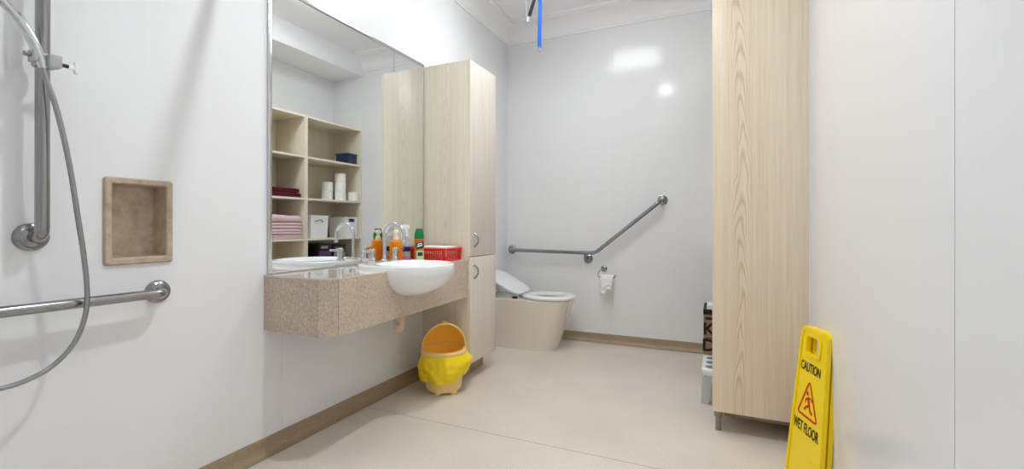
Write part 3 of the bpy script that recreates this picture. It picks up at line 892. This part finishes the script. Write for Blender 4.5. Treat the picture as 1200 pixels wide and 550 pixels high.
b = BM(); box(b, RX1 + .0005, RX + -.0003, RY0 + .001, RY0 + .012, RZ0, RZ1); part('scribe_strip', b, M['white'], t, label='white filler strip at the wall')
for lx, ly in ((1.802, 2.448), (1.802, 2.67), (2.13, 2.448), (2.13, 2.67)):
    b = BM(); lathe(b, [(.001, .0005), (.014, .0005), (.015, .004), (.013, .010), (.013, .060), (.019, .072), (.021, .104), (.001, .1045)], (lx, ly, 0), 20); part('leg', b, M['legmetal'], t)
b = BM(); box(b, 1.83, RX1, 2.52, 2.536, .045, .1045); part('plinth_rail', b, M['skirt'], t)

# ------------------------------------------------------------------ open shelving (seen in the mirror)
SF, SB = 1.774, 2.172
t = thing('open_shelving', 'open pale wood shelving beside the tall cupboard, seen in the mirror', 'shelving', (1.96, 3.3, 0))
PT = .018
for y0 in (2.722, 3.112, 3.132, 3.850):
    b = BM(); box(b, SF, SB, y0, y0 + PT, .0005, 2.046, .0008); part('upright', b, M['wood'], t)
lev = [.857, 1.244, 1.642, 2.028, .472]
for (y0, y1) in ((2.7405, 3.1115), (3.1505, 3.8495)):
    for z in lev:
        b = BM(); box(b, SF, SB - .012, y0, y1, z, z + PT, .0008); sh = part('shelf', b, M['wood'], t)
        b = BM(); box(b, SF - .0012, SF - .0001, y0, y1, z, z + PT); part('edge_strip', b, M['wood_edge'], sh)
    b = BM(); box(b, SB - .0115, SB, y0, y1, .09, 2.028); part('back_board', b, M['wood'], t)
b = BM(); box(b, SF, SB - .012, 3.1505, 3.8495, .078, .096, .0008); part('shelf', b, M['wood'], t)
# towels
def towel(x0, x1, y0, y1, z0, h, seed, layers=2, fall=.0):
    """a folded towel: rounded fold toward the room, layers behind"""
    b = BM(); n = 18; m = 10
    prof = []
    lh = h / layers
    # outline in (x, z): fold noses at the front (x0), flat at the back
    for j in range(layers):
        for k in range(7):
            a = -PI / 2 + PI * k / 6
            prof.append((x0 + lh * .5 - math.cos(a) * lh * .5, z0 + lh * (j + .5) + math.sin(a) * lh * .5 * .98))
    prof = prof + [(x1, z0 + h), (x1, z0)]
    rings = []
    for i in range(n + 1):
        y = y0 + (y1 - y0) * i / n; ring = []
        for q, (x, z) in enumerate(prof):
            e = min(i, n - i) / n
            rnd = 1 - .14 * max(0, 1 - e * 9) ** 2
            d = noise.noise(Vector((x * 9 + seed, y * 8, z * 20)))
            zz = z0 + (z - z0) * (rnd + .05 * d) + fall * math.sin(i / n * PI * 1.5 + seed) * (z - z0) / h
            ring.append(b.verts.new((x + .006 * d, y + .004 * d, max(z0 + .0003, zz))))
        rings.append(ring)
    skin(b, rings, True)
    return b
for k, (z0, h, nm) in enumerate(((1.2625, .042, 'lower'), (1.3075, .040, 'upper'))):
    single('folded_towel', towel(1.79 + .006 * k, 2.08, 2.765 + .006 * k, 3.085 - .012 * k, z0, h, 3.1 * k, 2), M['maroon'], '%s dark maroon folded towel on the left shelf bay, reflected in the mirror' % nm, 'towel', 'maroon towels on the shelf')
z0 = .8755
for k, (h, nm) in enumerate(((.038, 'lowest'), (.052, 'second lowest'), (.056, 'second from top'), (.068, 'topmost thick'))):
    single('folded_towel', towel(1.79 - .004 * (k % 2), 2.06, 2.758 + .004 * k, 3.092 - .01 * (k % 2), z0, h, 1.7 * k + 9, 2 if k < 3 else 1, .006 if k == 3 else 0), M['pink'], '%s pale pink folded towel of the stack on the shelf' % nm, 'towel', 'pink towels on the shelf')
    z0 += h + .003
# blue tub
t = thing('lidded_tub', 'dark blue lidded plastic tub on the upper shelf in the mirror', 'tub', (1.9, 3.77, 1.66))
b = BM(); prism(b, [(1.815, 3.708), (1.985, 3.708), (1.985, 3.834), (1.815, 3.834)], 1.6605, 1.758, 'xy'); part('body', b, M['tub'], t)
b = BM(); box(b, 1.808, 1.992, 3.701, 3.841, 1.758, 1.778, .005); part('lid', b, M['tub_lid'], t)
# toilet rolls
def roll_thing(x, y, z, label):
    t = thing('spare_toilet_roll', label, 'toilet roll', (x, y, z), 'spare toilet rolls on the shelf')
    b = BM(); rr = lathe(b, [(.020, .0), (.050, .0), (.0545, .004), (.0545, .092), (.050, .096), (.020, .096), (.020, 0)], (0, 0, 0), 32, caps=False)
    bmesh.ops.remove_doubles(b, verts=b.verts[:], dist=1e-6); part('roll', b, M['tissue'], t, local=True)
    b = BM(); lathe(b, [(.0185, .001), (.0198, .001), (.0198, .095), (.0185, .095), (.0185, .001)], (0, 0, 0), 20, caps=False); part('core', b, M['core'], t, local=True)
    return t
z = 1.2625
r0 = roll_thing(1.87, 3.655, z, 'bottom white toilet roll of the tallest stack on the shelf')
for k, l in ((1, 'middle white toilet roll of the tallest stack on the shelf'), (2, 'top white toilet roll of the tallest stack on the shelf')):
    dup(r0, (1.87 + .002 * k, 3.655 + .002, z + .0965 * k), l)
dup(r0, (1.945, 3.545, z), 'lower white toilet roll of the stack of two on the shelf')
dup(r0, (1.943, 3.547, z + .0965), 'upper white toilet roll of the stack of two on the shelf')
dup(r0, (1.815, 3.786, z), 'single white toilet roll before the stacks on the shelf')
# white tubs
def white_tub(x0, x1, y0, y1, z0, z1, label, dark):
    t = thing('storage_tub', label, 'storage tub', ((x0 + x1) / 2, (y0 + y1) / 2, z0), 'white tubs on the shelf')
    b = BM(); tp = .008
    def sq(x0, x1, y0, y1, z): return [b.verts.new(p) for p in ((x0, y0, z), (x1, y0, z), (x1, y1, z), (x0, y1, z))]
    R = [sq(x0 + tp, x1 - tp, y0 + tp, y1 - tp, z0), sq(x0, x1, y0, y1, z1), sq(x0 + .004, x1 - .004, y0 + .004, y1 - .004, z1), sq(x0 + tp + .004, x1 - tp - .004, y0 + tp + .004, y1 - tp - .004, z0 + .004)]
    skin(b, R, True); part('tub_body', b, M['white'], t)
    b = BM(); e = .006
    for a in ((x0 - e, x0, y0 - e, y1 + e), (x1, x1 + e, y0 - e, y1 + e), (x0, x1, y0 - e, y0), (x0, x1, y1, y1 + e)): box(b, *a, z1 - .010, z1 + .002)
    part('rim', b, M['white'], t)
    b = BM(); ym = (y0 + y1) / 2 + (.0 if dark else -.01)
    if dark: box(b, x0 - .004, x0 + .004, ym - .038, ym + .038, z1 - .048, z1 - .016, .004, 3)
    else: tube(b, spline([(x0 + .0005, ym - .05, z1 - .06), (x0 - .006, ym - .01, z1 - .046), (x0 - .006, ym + .03, z1 - .044), (x0 + .0005, ym + .05, z1 - .062), ], 5), .005, 8)
    part('handle', b, M['navy'] if dark else M['grey'], t)
white_tub(1.80, 2.04, 3.205, 3.425, .8755, 1.098, 'white plastic tub with grey grip, nearest the shelf divider', False)
white_tub(1.80, 2.04, 3.655, 3.838, .8755, 1.088, 'white plastic tub with dark slot handle at the end of shelf', True)
# dark packs on the lower shelf
for k, (y0, y1, h, lm, lab) in enumerate(((3.30, 3.47, .33, 'purple', 'black carton with a purple band on the lower shelf'), (3.49, 3.66, .31, 'grey', 'black carton with a grey band on the lower shelf'))):
    t = thing('dark_carton', lab, 'carton', (1.9, (y0 + y1) / 2, .49), 'dark cartons on the lower shelf')
    b = BM(); box(b, 1.80, 2.0, y0, y1, .4905, .49 + h, .003); part('carton_box', b, M['black'], t)
    b = BM(); box(b, 1.7990, 1.7999, y0 + .01, y1 - .01, .49 + h - .12, .49 + h - .075); part('label_band', b, M[lm], t)
    b = BM(); box(b, 1.7990, 1.7999, y0 + .03, y1 - .05, .49 + h - .050, .49 + h - .025); part('title_band', b, M['grey'], t)

# brown carton on the bottom shelf
KX0, KX1, KY0, KY1, KZ0, KZ1 = 1.708, 1.98, 3.50, 3.80, .0965, .400
t = thing('brown_carton', 'brown cardboard carton with black lettering jutting from the shelving', 'carton', (1.85, 3.65, KZ0))
b = BM()
for a in ((KX0, KX0 + .005, KY0, KY1), (KX1 - .005, KX1, KY0, KY1), (KX0 + .005, KX1 - .005, KY0, KY0 + .005), (KX0 + .005, KX1 - .005, KY1 - .005, KY1)): box(b, *a, KZ0, KZ1)
box(b, KX0 + .005, KX1 - .005, KY0 + .005, KY1 - .005, KZ0, KZ0 + .005)
part('box_body', b, M['card'], t)
b = BM()
for a in ((KX0 - .002, KX0 + .007, KY0 - .002, KY1 + .002), (KX1 - .007, KX1 + .002, KY0 - .002, KY1 + .002), (KX0, KX1, KY0 - .002, KY0 + .007), (KX0, KX1, KY1 - .007, KY1 + .002)): box(b, *a, KZ1 - .030, KZ1 + .006)
box(b, KX0 + .006, KX1 - .006, KY0 + .006, KY1 - .006, KZ1 - .02, KZ1 - .012)
part('top_edge', b, M['black'], t)
RXm = Matrix.Rotation(PI / 2, 4, 'X')
for s, zz, sz, xx in (('K', .265, .085, .034), ('D', .150, .085, .034)):
    tb = text_bm(s, sz * 1.4, .0005, 1.0, .003); bmesh.ops.transform(tb, matrix=Matrix.Translation((KX0 + xx, KY0 - .0008, zz)) @ RXm, verts=tb.verts[:]); part('lettering', tb, M['ink'], t)
b = BM(); box(b, KX0 + .012, KX0 + .10, KY0 - .0012, KY0 - .0002, .335, .352); part('printed_bar', b, M['ink'], t)
b = BM(); box(b, KX0 + .012, KX0 + .10, KY0 - .0012, KY0 - .0002, .200, .206); part('printed_bar', b, M['ink'], t)
t = thing('paper_pack', 'white paper pack poking out of the brown carton', 'paper pack', (1.80, 3.60, KZ1))
b = BM(); box(b, KX0 + .02, KX0 + .16, KY0 + .02, KY0 + .20, KZ1 - .011, KZ1 + .036, .006); part('wrapper', b, M['tissue'], t)

# white plastic step stool on the floor of the left bay
t = thing('step_stool', 'low white plastic step stool with oval grip holes beside cupboard', 'step stool', (1.85, 2.90, 0))
b = BM()
def rr4(x0, x1, y0, y1, z, r=.03, n=6):
    out = []
    for cx, cy, a0 in ((x1 - r, y1 - r, 0), (x0 + r, y1 - r, 90), (x0 + r, y0 + r, 180), (x1 - r, y0 + r, 270)):
        for k in range(n + 1):
            a = math.radians(a0 + 90 * k / n); out.append((cx + r * math.cos(a), cy + r * math.sin(a), z))
    return out
sx0, sx1, sy0, sy1 = 1.716, 2.06, 2.765, 3.06
L = [rr4(sx0 + .014, sx1 - .014, sy0 + .014, sy1 - .014, .150), rr4(sx0, sx1, sy0, sy1, .178), rr4(sx0, sx1, sy0, sy1, .193), rr4(sx0 + .004, sx1 - .004, sy0 + .004, sy1 - .004, .198)]
loops(b, L, True)
part('step_top', b, M['white'], t)
for ox, oy in ((1.772, 2.812), (1.772, 2.905), (1.772, 3.0)):
    b = BM(); lathe(b, [(.001, .1982), (.036, .1982), (.036, .1990), (.001, .1990)], (ox, oy, 0), 28, sx=1.0, sy=.85); part('grip_hole', b, M['grate'], t)
for lx, ly, dx, dy in ((sx0 + .03, sy0 + .03, -.012, -.012), (sx1 - .03, sy0 + .03, .012, -.012), (sx0 + .03, sy1 - .03, -.012, .012), (sx1 - .03, sy1 - .03, .012, .012)):
    b = BM(); loops(b, [[(lx + dx + sx_ * .020, ly + dy + sy_ * .020, .0005) for sx_, sy_ in ((-1, -1), (1, -1), (1, 1), (-1, 1))], [(lx + sx_ * .026, ly + sy_ * .026, .155) for sx_, sy_ in ((-1, -1), (1, -1), (1, 1), (-1, 1))]], True); part('leg', b, M['clear'], t)

# ------------------------------------------------------------------ wet floor sign, folded and leaning on the right wall
FB = Vector((2.054, 2.176, .001))           # far bottom corner of the printed face
U = Vector((.30, -.95, 0)).normalized()     # along its foot, toward the viewer
UPv = Vector((.050, .012, .60)); UPv = (UPv - U * UPv.dot(U)).normalized()
Nf = UPv.cross(U).normalized()              # printed side faces the room
if Nf.x > 0: Nf = -Nf
Hs, WB, WT = .603, .254, .186
Cb = FB + U * WB / 2
t = thing('wet_floor_sign', 'yellow folded caution wet floor sign leaning on the right wall', 'sign', Cb)
BAS = Matrix(((U.x, UPv.x, Nf.x, 0), (U.y, UPv.y, Nf.y, 0), (U.z, UPv.z, Nf.z, 0), (0, 0, 0, 1)))
t.rotation_euler = BAS.to_euler() if BAS.determinant() > 0 else (0, 0, 0)
def signpanel(z0, z1, grow=0):
    """tapered panel with rounded top and a handle slot; local x = along foot, y = up, z = out"""
    b = BM()
    out = []
    hw0, hw1 = WB / 2 + grow, WT / 2 + grow
    out.append((-hw0, 0)); out.append((hw0, 0))
    r = .022
    for k in range(7):
        a = PI / 2 * k / 6; out.append((hw1 - r + r * math.cos(a), Hs - r + r * math.sin(a)))
    for k in range(7):
        a = PI / 2 + PI / 2 * k / 6; out.append((-hw1 + r + r * math.cos(a), Hs - r + r * math.sin(a)))
    hx0, hx1, hy0, hy1, q = -.042, .042, Hs - .100, Hs - .036, .012
    hole = []
    for cx, cy, a0 in ((hx1 - q, hy1 - q, 0), (hx0 + q, hy1 - q, 90), (hx0 + q, hy0 + q, 180), (hx1 - q, hy0 + q, 270)):
        for k in range(5):
            a = math.radians(a0 + 90 * k / 4); hole.append((cx + q * math.cos(a), cy + q * math.sin(a)))
    def fill(z):
        vo = [b.verts.new((x, y, z)) for x, y in out]; vh = [b.verts.new((x, y, z)) for x, y in hole]
        es = [b.edges.new((vo[i], vo[(i + 1) % len(vo)])) for i in range(len(vo))] + [b.edges.new((vh[i], vh[(i + 1) % len(vh)])) for i in range(len(vh))]
        bmesh.ops.triangle_fill(b, use_beauty=True, use_dissolve=False, edges=es)
        return vo, vh
    o0, h0 = fill(z0); o1, h1 = fill(z1)
    for A, B in ((o0, o1), (h0, h1)):
        for i in range(len(A)):
            j = (i + 1) % len(A); b.faces.new((A[i], A[j], B[j], B[i]))
    return b
fp = part('front_panel', signpanel(-.012, 0), M['yellow'], t, local=True)
part('rear_panel', signpanel(-.034, -.019), M['yellow'], t, local=True)
b = BM(); tube(b, [(-.07, Hs - .014, -.0155), (.07, Hs - .014, -.0145)], .010, 12); part('hinge', b, M['yellow'], t, local=True)
# raised rim round the handle slot and along the edges
b = BM()
def strip(pts, w, z0, z1, closed=True):
    P = [Vector(p) for p in pts]; n = len(P); I, O = [], []
    for i in range(n):
        a = P[(i - 1) % n] if closed or i > 0 else P[i]; c = P[(i + 1) % n] if closed or i < n - 1 else P[i]
        d = (c - a).normalized(); nn = Vector((-d.y, d.x))
        I.append(P[i] - nn * w / 2); O.append(P[i] + nn * w / 2)
    V = [[b.verts.new((p.x, p.y, z)) for p in L_] for L_, z in ((I, z0), (I, z1), (O, z1), (O, z0))]
    m = n if closed else n - 1
    for i in range(m):
        j = (i + 1) % n
        for q in range(4):
            b.faces.new((V[q][i], V[q][j], V[(q + 1) % 4][j], V[(q + 1) % 4][i]))
    if not closed:
        b.faces.new([V[q][0] for q in range(4)]); b.faces.new([V[q][-1] for q in range(4)])
def rrect(x0, x1, y0, y1, r, n=4):
    o = []
    for cx, cy, a0 in ((x1 - r, y1 - r, 0), (x0 + r, y1 - r, 90), (x0 + r, y0 + r, 180), (x1 - r, y0 + r, 270)):
        for k in range(n + 1):
            a = math.radians(a0 + 90 * k / n); o.append((cx + r * math.cos(a), cy + r * math.sin(a)))
    return o
strip(rrect(-.049, .049, Hs - .107, Hs - .029, .016), .010, -.001, .005)
strip([(-WB / 2 + .010, .004), (-WT / 2 + .008, Hs - .03), (-WT / 2 + .02, Hs - .010), (WT / 2 - .02, Hs - .010), (WT / 2 - .008, Hs - .03), (WB / 2 - .010, .004)], .014, -.001, .004, False)
strip([(-.098, .120), (.098, .120)], .003, -.001, .0012, False)
part('raised_edge', b, M['yellow'], fp, local=True)
def lay(tb, x, y):
    bmesh.ops.translate(tb, verts=tb.verts[:], vec=(x, y, .0008)); return tb
part('lettering', lay(text_bm('CAUTION', .050, .0005, .62, .0008), -.006, .447), M['ink'], fp, local=True)
part('lettering', lay(text_bm('WET FLOOR', .056, .0005, .56, .0008), -.004, .214), M['ink'], fp, local=True)
b = BM()
tri = []
for cx, cy, a0 in ((.054, .268, -90), (-.003, .385, 30), (-.060, .268, 150)):
    for k in range(5):
        a = math.radians(a0 + 120 * k / 4); tri.append((cx + .007 * math.cos(a), cy + .007 * math.sin(a)))
strip(tri, .008, .0002, .0014)
part('warning_triangle', b, M['red'], fp, local=True)
b = BM()
def limb(pts, w): strip(pts, w, .0002, .0013, False)
limb([(-.004, .318), (.004, .300), (.014, .280)], .017); limb([(.012, .283), (-.014, .272), (-.030, .256)], .011)
limb([(.014, .282), (.024, .262), (.042, .255)], .011); limb([(-.002, .312), (-.022, .303), (-.024, .288)], .008); limb([(.0, .312), (.020, .318), (.032, .306)], .008)
vs = [b.verts.new((-.010 + .010 * math.cos(2 * PI * k / 14), .333 + .010 * math.sin(2 * PI * k / 14), .0013)) for k in range(14)]; b.faces.new(vs)
for v in b.verts: v.co.x = v.co.x * .80 - .003; v.co.y = .268 + (v.co.y - .238) * .87
part('slipping_figure', b, M['red'], fp, local=True)

# ------------------------------------------------------------------ camera, world, view
cam = bpy.data.cameras.new('camera'); co = bpy.data.objects.new('camera', cam); COL.objects.link(co)
cam.sensor_width = 36; cam.lens = 16.0; cam.shift_y = -10.5 / 1200; cam.clip_start = .02
co.location = (1.8, 0, 1.0); co.rotation_euler = (PI / 2, 0, math.radians(24.33))
scene.camera = co
w = bpy.data.worlds.new('world'); scene.world = w; w.use_nodes = True
w.node_tree.nodes['Background'].inputs['Color'].default_value = (.8, .85, .9, 1); w.node_tree.nodes['Background'].inputs['Strength'].default_value = .2
vs_ = scene.view_settings
vs_.view_transform = 'Standard'; vs_.look = 'None'; vs_.gamma = 1; vs_.use_curve_mapping = False; vs_.exposure = .44
cy_ = scene.cycles
cy_.max_bounces = 14; cy_.diffuse_bounces = 8; cy_.glossy_bounces = 8; cy_.transmission_bounces = 8; cy_.sample_clamp_indirect = 8
cy_.caustics_reflective = True
try:
    cy_.use_denoising = True; cy_.denoiser = 'OPENIMAGEDENOISE'
except Exception: pass
